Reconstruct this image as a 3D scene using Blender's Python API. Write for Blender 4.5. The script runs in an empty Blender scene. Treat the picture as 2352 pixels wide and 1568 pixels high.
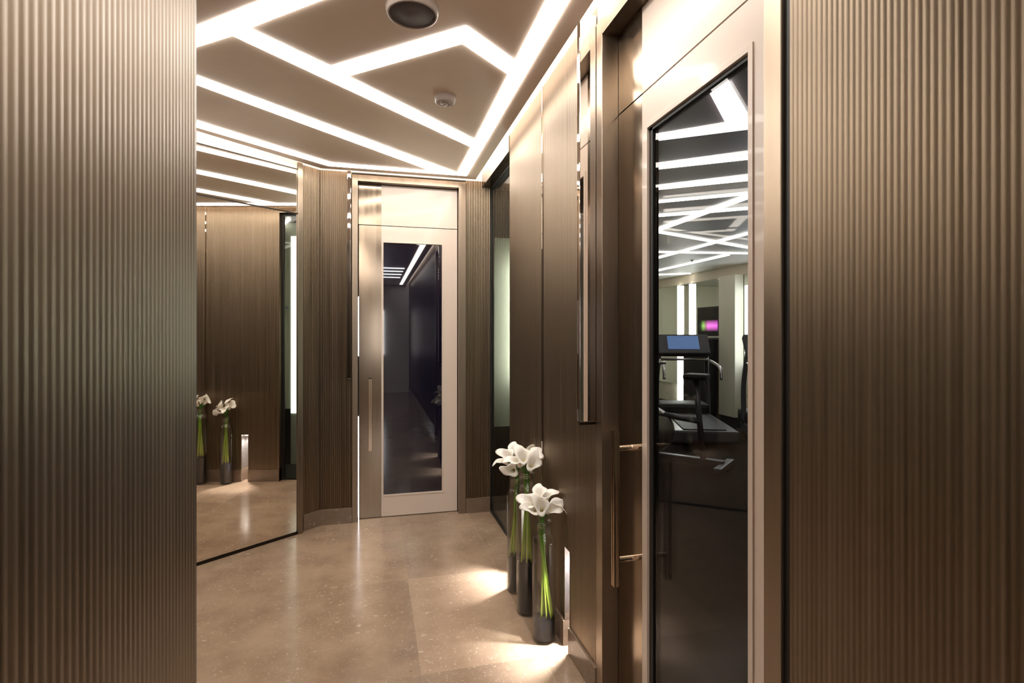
import bpy, bmesh, math, random
from mathutils import Vector, Matrix
from mathutils.geometry import delaunay_2d_cdt

# ---------------------------------------------------------------- camera, world, exposure
H = 1.45                                   # eye height
F_PX, YAW = 1234.0, math.atan(318.0 / 1234.0)
S = bpy.context.scene
cam_d = bpy.data.cameras.new('camera')
cam_d.sensor_fit = 'HORIZONTAL'
cam_d.sensor_width = 36.0
cam_d.lens = 36.0 * F_PX / 2352.0
cam_d.shift_y = -16.0 / 2352.0
cam_d.clip_start = 0.02
cam = bpy.data.objects.new('camera', cam_d)
S.collection.objects.link(cam)
cam.location = (0, 0, H)
cam.rotation_euler = (math.pi / 2, 0, -YAW)
S.camera = cam
S.view_settings.view_transform = 'Standard'
S.view_settings.look = 'None'
S.view_settings.gamma = 1.0
S.view_settings.use_curve_mapping = False
S.view_settings.exposure = 0.12
S.cycles.use_denoising = True
S.cycles.max_bounces = 14
S.cycles.glossy_bounces = 8
S.cycles.transmission_bounces = 12
S.cycles.sample_clamp_indirect = 6.0
S.cycles.caustics_refractive = False
w = bpy.data.worlds.new('world')
S.world = w
w.use_nodes = True
w.node_tree.nodes['Background'].inputs[0].default_value = (0.9, 0.8, 0.7, 1)
w.node_tree.nodes['Background'].inputs[1].default_value = 0.02

STRIP, COVE = 17.0, 8.5                   # light of the ceiling strips and of the cove
HC = 2.69                                  # underside of the hung ceiling
K = (HC - H) / (2.64 - H)
XR, YB = 0.865, 4.32                       # right wall, back wall
XL, YL = -0.2955, 1.036                    # corridor's left wall and its end
rnd = random.Random(7)

# ---------------------------------------------------------------- materials
def new_mat(name):
    m = bpy.data.materials.new(name)
    m.use_nodes = True
    return m, m.node_tree, m.node_tree.nodes['Principled BSDF']

def setp(b, **kw):
    for k, v in kw.items():
        b.inputs[k.replace('_', ' ')].default_value = v

def plain(name, col, rough=0.5, metal=0.0, **kw):
    m, t, b = new_mat(name)
    setp(b, Base_Color=(*col, 1), Roughness=rough, Metallic=metal, **kw)
    return m

def emis(name, col, s):
    m, t, b = new_mat(name)
    setp(b, Base_Color=(0, 0, 0, 1), Emission_Color=(*col, 1), Emission_Strength=s)
    return m

def brushed(name, c1, c2, rough=0.35, metal=1.0, scale=(60, 60, 0.7), rvar=0.12, aniso=0.0):
    m, t, b = new_mat(name)
    n = t.nodes
    g = n.new('ShaderNodeNewGeometry')
    mp = n.new('ShaderNodeMapping'); mp.inputs['Scale'].default_value = scale
    nz = n.new('ShaderNodeTexNoise'); nz.inputs['Scale'].default_value = 1.0; nz.inputs['Detail'].default_value = 4
    t.links.new(g.outputs['Position'], mp.inputs['Vector'])
    t.links.new(mp.outputs['Vector'], nz.inputs['Vector'])
    r = n.new('ShaderNodeValToRGB')
    r.color_ramp.elements[0].position = 0.3; r.color_ramp.elements[0].color = (*c1, 1)
    r.color_ramp.elements[1].position = 0.7; r.color_ramp.elements[1].color = (*c2, 1)
    t.links.new(nz.outputs['Fac'], r.inputs['Fac'])
    t.links.new(r.outputs['Color'], b.inputs['Base Color'])
    mr = n.new('ShaderNodeMapRange')
    mr.inputs['To Min'].default_value = rough - rvar; mr.inputs['To Max'].default_value = rough + rvar
    t.links.new(nz.outputs['Fac'], mr.inputs['Value'])
    t.links.new(mr.outputs['Result'], b.inputs['Roughness'])
    setp(b, Metallic=metal)
    if aniso:
        setp(b, Anisotropic=aniso)
    return m

M = {}
M['bronze'] = brushed('ribbed_bronze', (0.168, 0.127, 0.087), (0.222, 0.171, 0.120), 0.40, 0.985)
M['bronze_smooth'] = brushed('smooth_bronze', (0.215, 0.168, 0.122), (0.265, 0.21, 0.155), 0.16, 0.95, (25, 25, 0.8), 0.06)
M['frame'] = brushed('brushed_bronze_frame', (0.25, 0.196, 0.144), (0.31, 0.246, 0.186), 0.32, 0.95, (20, 20, 1.0), 0.06)
M['dark_metal'] = plain('dark_bronze', (0.035, 0.028, 0.022), 0.3, 0.9)
M['black'] = plain('black_gap', (0.008, 0.007, 0.006), 0.5)
M['chrome'] = plain('polished_steel', (0.86, 0.80, 0.74), 0.03, 1.0)
M['mirror'] = plain('mirror_glass', (0.86, 0.82, 0.76), 0.012, 1.0)
M['gym_mirror'] = plain('gym_mirror_glass', (0.8, 0.82, 0.78), 0.01, 1.0)
M['cream'] = plain('cream_lacquer', (0.60, 0.495, 0.412), 0.34)
M['cream'].node_tree.nodes['Principled BSDF'].inputs['Coat Weight'].default_value = 0.15
M['white'] = plain('white_paint', (0.86, 0.82, 0.78), 0.6)
M['offwhite_plastic'] = plain('offwhite_plastic', (0.40, 0.33, 0.28), 0.4)
M['speaker_grey'] = plain('speaker_mesh', (0.12, 0.10, 0.105), 0.6)
M['strip'] = emis('strip_light', (1.0, 0.94, 0.872), STRIP)
M['cove_left'] = emis('cove_light_corridor', (1.0, 0.93, 0.85), 30.0)
M['cove'] = emis('cove_light', (1.0, 0.92, 0.83), COVE)
M['handle'] = brushed('polished_bronze', (0.62, 0.50, 0.38), (0.70, 0.58, 0.45), 0.14, 1.0, (80, 80, 2), 0.04)
M['lining'] = plain('brushed_slot_metal', (0.64, 0.60, 0.57), 0.25, 1.0)

# stone of the floor and the skirting: brown limestone with shell fragments, laid in slabs
def stone(name, slabs=True, dark=1.0):
    m, t, b = new_mat(name)
    n, L = t.nodes, t.links
    def math_n(op, a=None, c=None, v0=None, v1=None):
        q = n.new('ShaderNodeMath'); q.operation = op
        if a is not None: L.new(a, q.inputs[0])
        if c is not None: L.new(c, q.inputs[1])
        if v0 is not None: q.inputs[0].default_value = v0
        if v1 is not None: q.inputs[1].default_value = v1
        return q.outputs[0]
    g = n.new('ShaderNodeNewGeometry')
    sep = n.new('ShaderNodeSeparateXYZ'); L.new(g.outputs['Position'], sep.inputs[0])
    X, Y = sep.outputs[0], sep.outputs[1]
    # warped coordinates
    nzw = n.new('ShaderNodeTexNoise'); nzw.inputs['Scale'].default_value = 22; nzw.inputs['Detail'].default_value = 6; nzw.inputs['Roughness'].default_value = 0.7
    L.new(g.outputs['Position'], nzw.inputs['Vector'])
    wv = n.new('ShaderNodeVectorMath'); wv.operation = 'MULTIPLY_ADD'
    L.new(nzw.outputs['Color'], wv.inputs[0]); wv.inputs[1].default_value = (0.05, 0.05, 0.05)
    L.new(g.outputs['Position'], wv.inputs[2])
    # large clouding
    nz = n.new('ShaderNodeTexNoise'); nz.inputs['Scale'].default_value = 3.5; nz.inputs['Detail'].default_value = 6; nz.inputs['Roughness'].default_value = 0.62
    L.new(wv.outputs[0], nz.inputs['Vector'])
    base = n.new('ShaderNodeValToRGB')
    e = base.color_ramp.elements
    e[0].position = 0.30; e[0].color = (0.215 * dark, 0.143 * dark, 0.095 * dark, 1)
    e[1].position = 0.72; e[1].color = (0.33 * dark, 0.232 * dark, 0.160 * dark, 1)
    L.new(nz.outputs['Fac'], base.inputs['Fac'])
    # shell flecks : ragged light chips
    def flecks(scale, th, w_, seedv, stretch):
        mp = n.new('ShaderNodeMapping'); mp.inputs['Location'].default_value = (seedv, seedv * 2, 0)
        mp.inputs['Rotation'].default_value = (0, 0, 0.5 + seedv); mp.inputs['Scale'].default_value = stretch
        L.new(wv.outputs[0], mp.inputs['Vector'])
        vo = n.new('ShaderNodeTexVoronoi'); vo.inputs['Scale'].default_value = scale; vo.inputs['Randomness'].default_value = 1
        L.new(mp.outputs[0], vo.inputs['Vector'])
        sc = n.new('ShaderNodeSeparateColor'); L.new(vo.outputs['Color'], sc.inputs[0])
        pick = math_n('GREATER_THAN', sc.outputs[0], v1=th)
        ring = n.new('ShaderNodeMapRange'); ring.inputs['From Min'].default_value = w_; ring.inputs['From Max'].default_value = w_ * 0.6
        L.new(vo.outputs['Distance'], ring.inputs['Value'])
        arc = n.new('ShaderNodeMapRange'); arc.inputs['From Min'].default_value = w_ * 0.25; arc.inputs['From Max'].default_value = w_ * 0.6
        L.new(vo.outputs['Distance'], arc.inputs['Value'])
        vary = math_n('POWER', sc.outputs[1], v1=2.6)
        return math_n('MULTIPLY', math_n('MULTIPLY', math_n('MULTIPLY', pick, ring.outputs[0]), arc.outputs[0]), math_n('MULTIPLY_ADD', vary, v1=0.85))
    f1 = flecks(27, 0.78, 0.32, 0.3, (1, 1.7, 1))
    f2 = flecks(62, 0.58, 0.38, 1.7, (1.6, 1, 1))
    f3 = flecks(14, 0.84, 0.24, 2.9, (1, 2.2, 1))
    fs = math_n('MAXIMUM', math_n('MAXIMUM', f1, f2), f3)
    nm = n.new('ShaderNodeTexNoise'); nm.inputs['Scale'].default_value = 2.3; nm.inputs['Detail'].default_value = 3
    L.new(g.outputs['Position'], nm.inputs['Vector'])
    dens = n.new('ShaderNodeMapRange'); dens.inputs['From Min'].default_value = 0.38; dens.inputs['From Max'].default_value = 0.6
    L.new(nm.outputs['Fac'], dens.inputs['Value'])
    fm = math_n('MULTIPLY', fs, math_n('MULTIPLY_ADD', dens.outputs[0], v1=0.55))
    for nd in n:
        if nd.type == 'MATH' and nd.operation == 'MULTIPLY_ADD':
            nd.inputs[2].default_value = 0.12
    fm.node.inputs[1].links[0].from_node.inputs[2].default_value = 0.35
    mix = n.new('ShaderNodeMix'); mix.data_type = 'RGBA'
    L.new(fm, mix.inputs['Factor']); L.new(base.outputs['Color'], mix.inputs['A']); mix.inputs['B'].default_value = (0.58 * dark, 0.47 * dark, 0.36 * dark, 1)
    # dark specks
    fd = flecks(26, 0.93, 0.16, 4.1, (1, 1.4, 1))
    mix2 = n.new('ShaderNodeMix'); mix2.data_type = 'RGBA'
    L.new(math_n('MULTIPLY', fd, v1=0.6), mix2.inputs['Factor']); L.new(mix.outputs['Result'], mix2.inputs['A']); mix2.inputs['B'].default_value = (0.07, 0.05, 0.04, 1)
    col = mix2.outputs['Result']
    if slabs:
        PX_, PY_, X0, Y0 = 0.54, 0.922, 0.198, 2.315
        tx = math_n('DIVIDE', math_n('SUBTRACT', X, v1=X0), v1=PX_)
        ty = math_n('DIVIDE', math_n('SUBTRACT', Y, v1=Y0), v1=PY_)
        ix, iy = math_n('FLOOR', tx), math_n('FLOOR', ty)
        cb = n.new('ShaderNodeCombineXYZ'); L.new(ix, cb.inputs[0]); L.new(iy, cb.inputs[1])
        wn = n.new('ShaderNodeTexWhiteNoise'); wn.noise_dimensions = '3D'; L.new(cb.outputs[0], wn.inputs['Vector'])
        tone = n.new('ShaderNodeMapRange'); tone.inputs['To Min'].default_value = 0.90; tone.inputs['To Max'].default_value = 1.10
        L.new(wn.outputs['Value'], tone.inputs['Value'])
        # the one paler slab by the vases
        isx = math_n('COMPARE', ix, v1=0.0); isx.node.inputs[2].default_value = 0.1
        isy = math_n('COMPARE', iy, v1=0.0); isy.node.inputs[2].default_value = 0.1
        pale = math_n('MULTIPLY', isx, isy)
        tot = math_n('ADD', tone.outputs[0], math_n('MULTIPLY', pale, v1=0.22))
        # border slabs : along the right wall, the back wall and the mirror
        bx = math_n('GREATER_THAN', X, v1=0.738)
        by = math_n('GREATER_THAN', Y, v1=4.16)
        nx, ny = math.sin(math.radians(37.7)), -math.cos(math.radians(37.7))
        dd = math_n('ADD', math_n('MULTIPLY', X, v1=nx), math_n('MULTIPLY', Y, v1=ny))
        d0 = nx * -0.80 + ny * 3.965
        bm_ = math_n('LESS_THAN', dd, v1=d0 + 0.115)
        bord = math_n('MAXIMUM', math_n('MAXIMUM', bx, by), bm_)
        tot = math_n('SUBTRACT', tot, math_n('MULTIPLY', bord, v1=0.06))
        hs = n.new('ShaderNodeVectorMath'); hs.operation = 'SCALE'
        L.new(col, hs.inputs[0]); L.new(tot, hs.inputs['Scale'])
        # hairline joints
        def line(v, half):
            q = math_n('ABSOLUTE', v)
            return math_n('LESS_THAN', q, v1=half)
        fx = math_n('SUBTRACT', tx, math_n('ROUND', tx)); fy = math_n('SUBTRACT', ty, math_n('ROUND', ty))
        inner = math_n('SUBTRACT', None, bord, v0=1.0)
        j1 = math_n('MULTIPLY', math_n('MAXIMUM', line(fx, 0.0012 / PX_), line(fy, 0.0012 / PY_)), inner)
        j2 = line(math_n('SUBTRACT', X, v1=0.738), 0.0016)
        j3 = line(math_n('SUBTRACT', Y, v1=4.16), 0.0014)
        j4 = line(math_n('SUBTRACT', dd, v1=d0 + 0.115), 0.0014)
        jm = math_n('MAXIMUM', math_n('MAXIMUM', j1, j2), math_n('MAXIMUM', j3, j4))
        mj = n.new('ShaderNodeMix'); mj.data_type = 'RGBA'
        L.new(math_n('MULTIPLY', jm, math_n('MULTIPLY_ADD', j2, v1=0.3)), mj.inputs['Factor'])
        for nd in n:
            if nd.type == 'MATH' and nd.operation == 'MULTIPLY_ADD' and abs(nd.inputs[1].default_value - 0.3) < 1e-4: nd.inputs[2].default_value = 0.22; L.new(hs.outputs[0], mj.inputs['A']); mj.inputs['B'].default_value = (0.38, 0.29, 0.21, 1)
        col = mj.outputs['Result']
    L.new(col, b.inputs['Base Color'])
    rr = n.new('ShaderNodeMapRange'); rr.inputs['To Min'].default_value = 0.12; rr.inputs['To Max'].default_value = 0.22
    L.new(nz.outputs['Fac'], rr.inputs['Value']); L.new(rr.outputs[0], b.inputs['Roughness'])
    return m
M['floor'] = stone('brown_limestone')
M['skirting'] = stone('shaded_skirting_limestone', False, 0.62)  # same stone as the floor, colour darkened to imitate weaker light on upright faces

# silver-leaf ceiling, taupe, faint square leaf edges
def leaf_ceiling():
    m, t, b = new_mat('taupe_leaf_ceiling')
    n, L = t.nodes, t.links
    g = n.new('ShaderNodeNewGeometry')
    nz = n.new('ShaderNodeTexNoise'); nz.inputs['Scale'].default_value = 7; nz.inputs['Detail'].default_value = 7; nz.inputs['Roughness'].default_value = 0.7
    L.new(g.outputs['Position'], nz.inputs['Vector'])
    r = n.new('ShaderNodeMapRange'); r.inputs['From Min'].default_value = 0.3; r.inputs['From Max'].default_value = 0.7
    r.inputs['To Min'].default_value = 0.34; r.inputs['To Max'].default_value = 0.52
    L.new(nz.outputs['Fac'], r.inputs['Value']); L.new(r.outputs[0], b.inputs['Roughness'])
    cr = n.new('ShaderNodeValToRGB')
    cr.color_ramp.elements[0].position = 0.3; cr.color_ramp.elements[0].color = (0.80, 0.645, 0.525, 1)
    cr.color_ramp.elements[1].position = 0.7; cr.color_ramp.elements[1].color = (0.84, 0.68, 0.555, 1)
    L.new(nz.outputs['Fac'], cr.inputs['Fac']); L.new(cr.outputs[0], b.inputs['Base Color'])
    return m
M['ceiling'] = leaf_ceiling()

def glass_mat(name, col=(1, 1, 1), rough=0.0, ior=1.45, coat=0.0):
    m, t, b = new_mat(name)
    setp(b, Base_Color=(*col, 1), Roughness=rough, IOR=ior, Transmission_Weight=1.0, Coat_Weight=coat, Coat_Roughness=0.01)
    return m
def thin_glass(name, col, edge, ior=1.45):
    m, t, b = new_mat(name)
    n, L = t.nodes, t.links
    n.remove(b)
    out = n['Material Output']
    tr, gl, mx, fr = n.new('ShaderNodeBsdfTransparent'), n.new('ShaderNodeBsdfGlossy'), n.new('ShaderNodeMixShader'), n.new('ShaderNodeFresnel')
    ge = n.new('ShaderNodeNewGeometry')
    mi = n.new('ShaderNodeMapRange'); mi.inputs['To Min'].default_value = ior; mi.inputs['To Max'].default_value = 1.0 / ior
    L.new(ge.outputs['Backfacing'], mi.inputs['Value']); L.new(mi.outputs[0], fr.inputs['IOR'])
    gl.inputs['Roughness'].default_value = 0.01
    lw = n.new('ShaderNodeLayerWeight'); lw.inputs['Blend'].default_value = 0.25
    mc = n.new('ShaderNodeMix'); mc.data_type = 'RGBA'
    mc.inputs['A'].default_value = (*col, 1); mc.inputs['B'].default_value = (*edge, 1)
    L.new(lw.outputs['Facing'], mc.inputs['Factor']); L.new(mc.outputs['Result'], tr.inputs['Color'])
    L.new(fr.outputs[0], mx.inputs['Fac']); L.new(tr.outputs[0], mx.inputs[1]); L.new(gl.outputs[0], mx.inputs[2])
    L.new(mx.outputs[0], out.inputs['Surface'])
    return m
M['vase_glass'] = thin_glass('clear_vase_glass', (0.985, 0.99, 0.98), (0.80, 0.82, 0.80), 1.62)
M['door_glass'] = thin_glass('smoked_door_glass', (0.84, 0.84, 0.84), (0.78, 0.78, 0.78), 1.30)
M['shower_glass'] = thin_glass('smoked_shower_glass', (0.80, 0.83, 0.80), (0.72, 0.75, 0.72), 1.30)
M['dark_glass'] = plain('midnight_blue_glass', (0.0030, 0.0030, 0.011), 0.012, 0.0, IOR=1.75)

# petals, stems, sand
m, t, b = new_mat('calla_petal')
setp(b, Base_Color=(0.86, 0.80, 0.70, 1), Roughness=0.45, Subsurface_Weight=0.25, Subsurface_Scale=0.01)
b.inputs['Subsurface Radius'].default_value = (1, 0.8, 0.5)
M['petal'] = m
M['spadix'] = plain('yellow_spadix', (0.72, 0.62, 0.20), 0.6)
m, t, b = new_mat('calla_stem')
tc = t.nodes.new('ShaderNodeTexCoord'); sx = t.nodes.new('ShaderNodeSeparateXYZ'); cr = t.nodes.new('ShaderNodeValToRGB')
t.links.new(tc.outputs['Generated'], sx.inputs[0]); t.links.new(sx.outputs[2], cr.inputs['Fac']); t.links.new(cr.outputs[0], b.inputs['Base Color'])
e = cr.color_ramp.elements
e[0].position = 0.1; e[0].color = (0.42, 0.50, 0.07, 1)
e[1].position = 0.85; e[1].color = (0.055, 0.17, 0.015, 1)
q = cr.color_ramp.elements.new(0.5); q.color = (0.22, 0.36, 0.03, 1)
setp(b, Roughness=0.4)
M['stem'] = m
m, t, b = new_mat('black_sand')
nz = t.nodes.new('ShaderNodeTexNoise'); nz.inputs['Scale'].default_value = 420
bp = t.nodes.new('ShaderNodeBump'); bp.inputs['Strength'].default_value = 0.12; bp.inputs['Distance'].default_value = 0.002
t.links.new(nz.outputs['Fac'], bp.inputs['Height']); t.links.new(bp.outputs[0], b.inputs['Normal'])
setp(b, Base_Color=(0.009, 0.0085, 0.011, 1), Roughness=0.6, Specular_IOR_Level=0.05)
M['sand'] = m
M['gym_wall'] = plain('gym_beige_wall', (0.78, 0.74, 0.56), 0.6)
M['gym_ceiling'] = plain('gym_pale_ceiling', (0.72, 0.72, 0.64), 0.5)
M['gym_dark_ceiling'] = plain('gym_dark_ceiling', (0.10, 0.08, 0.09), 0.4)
M['gym_floor'] = plain('gym_dark_floor', (0.006, 0.005, 0.005), 0.8, Specular_IOR_Level=0.03)
M['gym_band'] = plain('gym_woven_band', (0.72, 0.62, 0.46), 0.6)
M['gym_strip'] = emis('gym_strip_light', (1.0, 0.97, 0.93), 9.0)
M['gym_column'] = emis('gym_column_light', (0.97, 1.0, 0.93), 12.0)
M['window_glow'] = emis('gym_window_daylight', (0.85, 0.92, 1.0), 6.0)
M['rubber'] = plain('black_rubber', (0.012, 0.012, 0.014), 0.5)
M['machine'] = plain('machine_grey', (0.10, 0.10, 0.11), 0.35, 0.3)
M['machine_metal'] = plain('machine_silver', (0.55, 0.52, 0.50), 0.25, 0.9)
M['screen_blue'] = emis('screen_blue', (0.10, 0.20, 0.42), 0.9)
M['shower_tile'] = plain('shower_pale_tile', (0.46, 0.46, 0.38), 0.35)
M['shower_floor'] = plain('shower_black_floor', (0.02, 0.02, 0.02), 0.3)
M['shower_light'] = emis('shower_light_tube', (1.0, 1.0, 0.92), 40.0)
M['shower_panel'] = emis('shower_light_panel', (0.95, 1.0, 0.93), 2.2)
M['far_light'] = emis('far_corridor_light', (0.95, 0.96, 1.0), 15.0)
M['niche_led'] = emis('niche_led', (1.0, 0.95, 0.9), 25.0)
M['gap_light'] = emis('white_room_light', (0.93, 0.93, 1.0), 9.0)
# television picture: dark with a pink and a green glow
m, t, b = new_mat('television_picture')
tc = t.nodes.new('ShaderNodeTexCoord'); sx = t.nodes.new('ShaderNodeSeparateXYZ')
t.links.new(tc.outputs['Generated'], sx.inputs[0])
ra = t.nodes.new('ShaderNodeValToRGB')
for p_, c_ in ((0.0, (0, 0, 0, 1)),):
    ra.color_ramp.elements[0].position = p_; ra.color_ramp.elements[0].color = c_
ra.color_ramp.elements[1].position = 1.0; ra.color_ramp.elements[1].color = (0.0, 0.0, 0.0, 1)
for p_, c_ in ((0.05, (0.8, 0.15, 0.7, 1)), (0.5, (0.9, 0.2, 0.7, 1)), (0.6, (0.35, 0.2, 0.2, 1)), (0.72, (0.3, 0.6, 0.12, 1)), (0.85, (0.02, 0.04, 0.02, 1))):
    q = ra.color_ramp.elements.new(p_); q.color = c_
t.links.new(sx.outputs[1], ra.inputs['Fac'])
rb = t.nodes.new('ShaderNodeValToRGB')
rb.color_ramp.elements[0].position = 0.1; rb.color_ramp.elements[0].color = (0, 0, 0, 1)
rb.color_ramp.elements[1].position = 0.55; rb.color_ramp.elements[1].color = (0, 0, 0, 1)
q = rb.color_ramp.elements.new(0.32); q.color = (1, 1, 1, 1)
t.links.new(sx.outputs[2], rb.inputs['Fac'])
mu = t.nodes.new('ShaderNodeMix'); mu.data_type = 'RGBA'; mu.blend_type = 'MULTIPLY'; mu.inputs['Factor'].default_value = 1
t.links.new(ra.outputs[0], mu.inputs['A']); t.links.new(rb.outputs[0], mu.inputs['B'])
t.links.new(mu.outputs['Result'], b.inputs['Emission Color'])
setp(b, Base_Color=(0.01, 0.01, 0.012, 1), Roughness=0.15, Emission_Strength=2.0)
M['tv_picture'] = m

# ---------------------------------------------------------------- helpers
COL = S.collection

def wloc(o):
    v = Vector((0, 0, 0))
    while o is not None:
        v += o.location
        o = o.parent
    return v

def link(name, bm, mat, parent=None, smooth=False, origin=None):
    me = bpy.data.meshes.new(name)
    off = wloc(parent) if parent is not None else Vector((0, 0, 0))
    if origin is not None:
        off = Vector(origin)
    bmesh.ops.recalc_face_normals(bm, faces=bm.faces)
    for v in bm.verts:
        v.co -= off
    bm.to_mesh(me)
    bm.free()
    me.materials.append(mat)
    if smooth:
        for p in me.polygons:
            p.use_smooth = True
    o = bpy.data.objects.new(name, me)
    COL.objects.link(o)
    if parent is not None:
        o.parent = parent
    if origin is not None:
        o.location = off - (wloc(parent) if parent is not None else Vector((0, 0, 0)))
    return o

def tag(o, label, cat, group=None, kind=None):
    o['label'] = label
    o['category'] = cat
    if group: o['group'] = group
    if kind: o['kind'] = kind
    return o

def thing(name, loc, label, cat, group=None, kind=None):
    o = bpy.data.objects.new(name, None)
    o.empty_display_size = 0.05
    COL.objects.link(o)
    o.location = loc
    return tag(o, label, cat, group, kind)

def struct(name, bm, mat, label, cat, smooth=False):
    return tag(link(name, bm, mat, None, smooth), label, cat, None, 'structure')

def box(bm, x0, x1, y0, y1, z0, z1, bevel=0.0):
    vs = [bm.verts.new((x, y, z)) for z in (z0, z1) for x, y in ((x0, y0), (x1, y0), (x1, y1), (x0, y1))]
    fs = [(3, 2, 1, 0), (4, 5, 6, 7), (0, 1, 5, 4), (1, 2, 6, 5), (2, 3, 7, 6), (3, 0, 4, 7)]
    faces = [bm.faces.new([vs[i] for i in f]) for f in fs]
    if bevel:
        es = list({e for f in faces for e in f.edges})
        bmesh.ops.bevel(bm, geom=es, offset=bevel, segments=2, affect='EDGES', profile=0.6)
    return bm

def prism(bm, pts, z0, z1):
    a = [bm.verts.new((x, y, z0)) for x, y in pts]
    c = [bm.verts.new((x, y, z1)) for x, y in pts]
    n = len(pts)
    bm.faces.new(list(reversed(a)))
    bm.faces.new(c)
    for i in range(n):
        bm.faces.new((a[i], a[(i + 1) % n], c[(i + 1) % n], c[i]))
    return bm

def NB(*boxes, bevel=0.0):
    bm = bmesh.new()
    for q in boxes:
        box(bm, *q, bevel=bevel)
    return bm

def slab(bm, A, B, n, t0, t1, z0, z1):
    """upright board along A->B, from t0 to t1 along the normal n"""
    A, B, n = Vector(A), Vector(B), Vector(n)
    pts = [A + n * t0, B + n * t0, B + n * t1, A + n * t1]
    return prism(bm, [(p.x, p.y) for p in pts], z0, z1)

def lathe(bm, prof, cx, cy, seg=48, cap0=False, cap1=False):
    rings = []
    for r, z in prof:
        rings.append([bm.verts.new((cx + r * math.cos(2 * math.pi * k / seg), cy + r * math.sin(2 * math.pi * k / seg), z)) for k in range(seg)])
    for a, c in zip(rings, rings[1:]):
        for k in range(seg):
            bm.faces.new((a[k], a[(k + 1) % seg], c[(k + 1) % seg], c[k]))
    if cap0: bm.faces.new(list(reversed(rings[0])))
    if cap1: bm.faces.new(rings[-1])
    return bm

def tube(bm, pts, rad, seg=8):
    rings = []
    pts = [Vector(p) for p in pts]
    for i, p in enumerate(pts):
        d = (pts[min(i + 1, len(pts) - 1)] - pts[max(i - 1, 0)]).normalized()
        u = d.cross(Vector((0.31, 0.9, 0.12))).normalized()
        v = d.cross(u)
        r = rad(i / (len(pts) - 1)) if callable(rad) else rad
        rings.append([bm.verts.new(p + (u * math.cos(2 * math.pi * k / seg) + v * math.sin(2 * math.pi * k / seg)) * r) for k in range(seg)])
    for a, c in zip(rings, rings[1:]):
        for k in range(seg):
            bm.faces.new((a[k], a[(k + 1) % seg], c[(k + 1) % seg], c[k]))
    bm.faces.new(list(reversed(rings[0])))
    bm.faces.new(rings[-1])
    return bm

def spline(ctrl, n=18):
    """Catmull-Rom through the control points"""
    c = [Vector(p) for p in ctrl]
    c = [c[0] * 2 - c[1]] + c + [c[-1] * 2 - c[-2]]
    out = []
    for i in range(1, len(c) - 2):
        for k in range(n):
            t = k / n
            p0, p1, p2, p3 = c[i - 1], c[i], c[i + 1], c[i + 2]
            out.append(0.5 * ((2 * p1) + (p2 - p0) * t + (2 * p0 - 5 * p1 + 4 * p2 - p3) * t * t + (3 * p1 - p0 - 3 * p2 + p3) * t ** 3))
    out.append(c[-2])
    return out

RIB, AMP = 0.0140, 0.0016
def ribs(bm, A, B, n, z0, z1, back=0.05, amp=AMP, pitch=RIB):
    """reeded panel along A->B whose reeds stand out along n; solid to the back"""
    A, B, n = Vector(A), Vector(B), Vector(n)
    L = (B - A).length
    k = max(1, round(L / pitch))
    prof = [(q / 8.0, (0.5 - 0.5 * math.cos(2 * math.pi * q / 8.0)) ** 0.8) for q in range(8)]
    pts = []
    for i in range(k):
        for t, h in prof:
            pts.append(A + (B - A) * ((i + t) / k) + n * (amp * (h - 1.0)))
    pts.append(B + n * -amp)
    lo = [bm.verts.new((p.x, p.y, z0)) for p in pts]
    hi = [bm.verts.new((p.x, p.y, z1)) for p in pts]
    for i in range(len(pts) - 1):
        bm.faces.new((lo[i], lo[i + 1], hi[i + 1], hi[i]))
    a0 = [bm.verts.new((*(A - n * back), z)) for z in (z0, z1)]
    b0 = [bm.verts.new((*(B - n * back), z)) for z in (z0, z1)]
    bm.faces.new((a0[0], a0[1], b0[1], b0[0]))
    bm.faces.new((lo[0], hi[0], a0[1], a0[0]))
    bm.faces.new((lo[-1], b0[0], b0[1], hi[-1]))
    bm.faces.new(lo + [b0[0], a0[0]])
    bm.faces.new(list(reversed(hi)) + [a0[1], b0[1]])
    return bm

ZT = 2.76                                  # top of the ribbed panels
BB = 0.118                                 # skirting height

# ---------------------------------------------------------------- floor
struct('floor', NB((-2.4, 0.955, -5.2, 4.46, -0.06, 0.0)), M['floor'], 'polished brown limestone floor with pale shell flecks', 'floor')
struct('floor_gym', NB((0.955, 6.6, -1.5, 2.95, -0.06, 0.0), (1.60, 6.6, 2.95, 12.2, -0.06, 0.0)), M['gym_floor'], 'dark floor of the gym behind the glass door', 'floor')
struct('floor_shower', NB((0.955, 1.60, 2.95, 4.6, -0.06, -0.001)), M['shower_floor'], 'black floor of the room behind the side glass door', 'floor')

# ---------------------------------------------------------------- ceiling with its light slots
def kk(pts): return [(x * K, y * K) for x, y in pts]
def ext(p, q, d):
    """point d metres past p on the line q->p"""
    v = Vector((p[0] - q[0], p[1] - q[1])).normalized() * d
    return (p[0] + v.x, p[1] + v.y)
slots = {}
a1, b1, c1, d1 = (-0.542, 2.342), (-0.475, 2.276), (-0.703, 2.47), (-0.659, 2.317)
s1_low, s1_up = (-0.703, 2.468), (-0.655, 2.312)
slots['far left'] = kk([ext(s1_low, a1, 0.75), a1, b1, (-0.19, 2.024), (0.598, 1.37), (0.598, 1.225), (-0.375, 2.071), ext(s1_up, (-0.375, 2.071), 0.75)])
slots['diagonal'] = kk([b1, (-0.184, 2.517), (-0.124, 2.586), (0.604, 3.243), (0.604, 3.364), a1])
slots['chevron'] = kk([(-0.184, 2.517), (0.346, 2.054), (0.600, 2.267), (0.601, 2.382), (0.351, 2.172), (-0.124, 2.586)])
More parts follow.
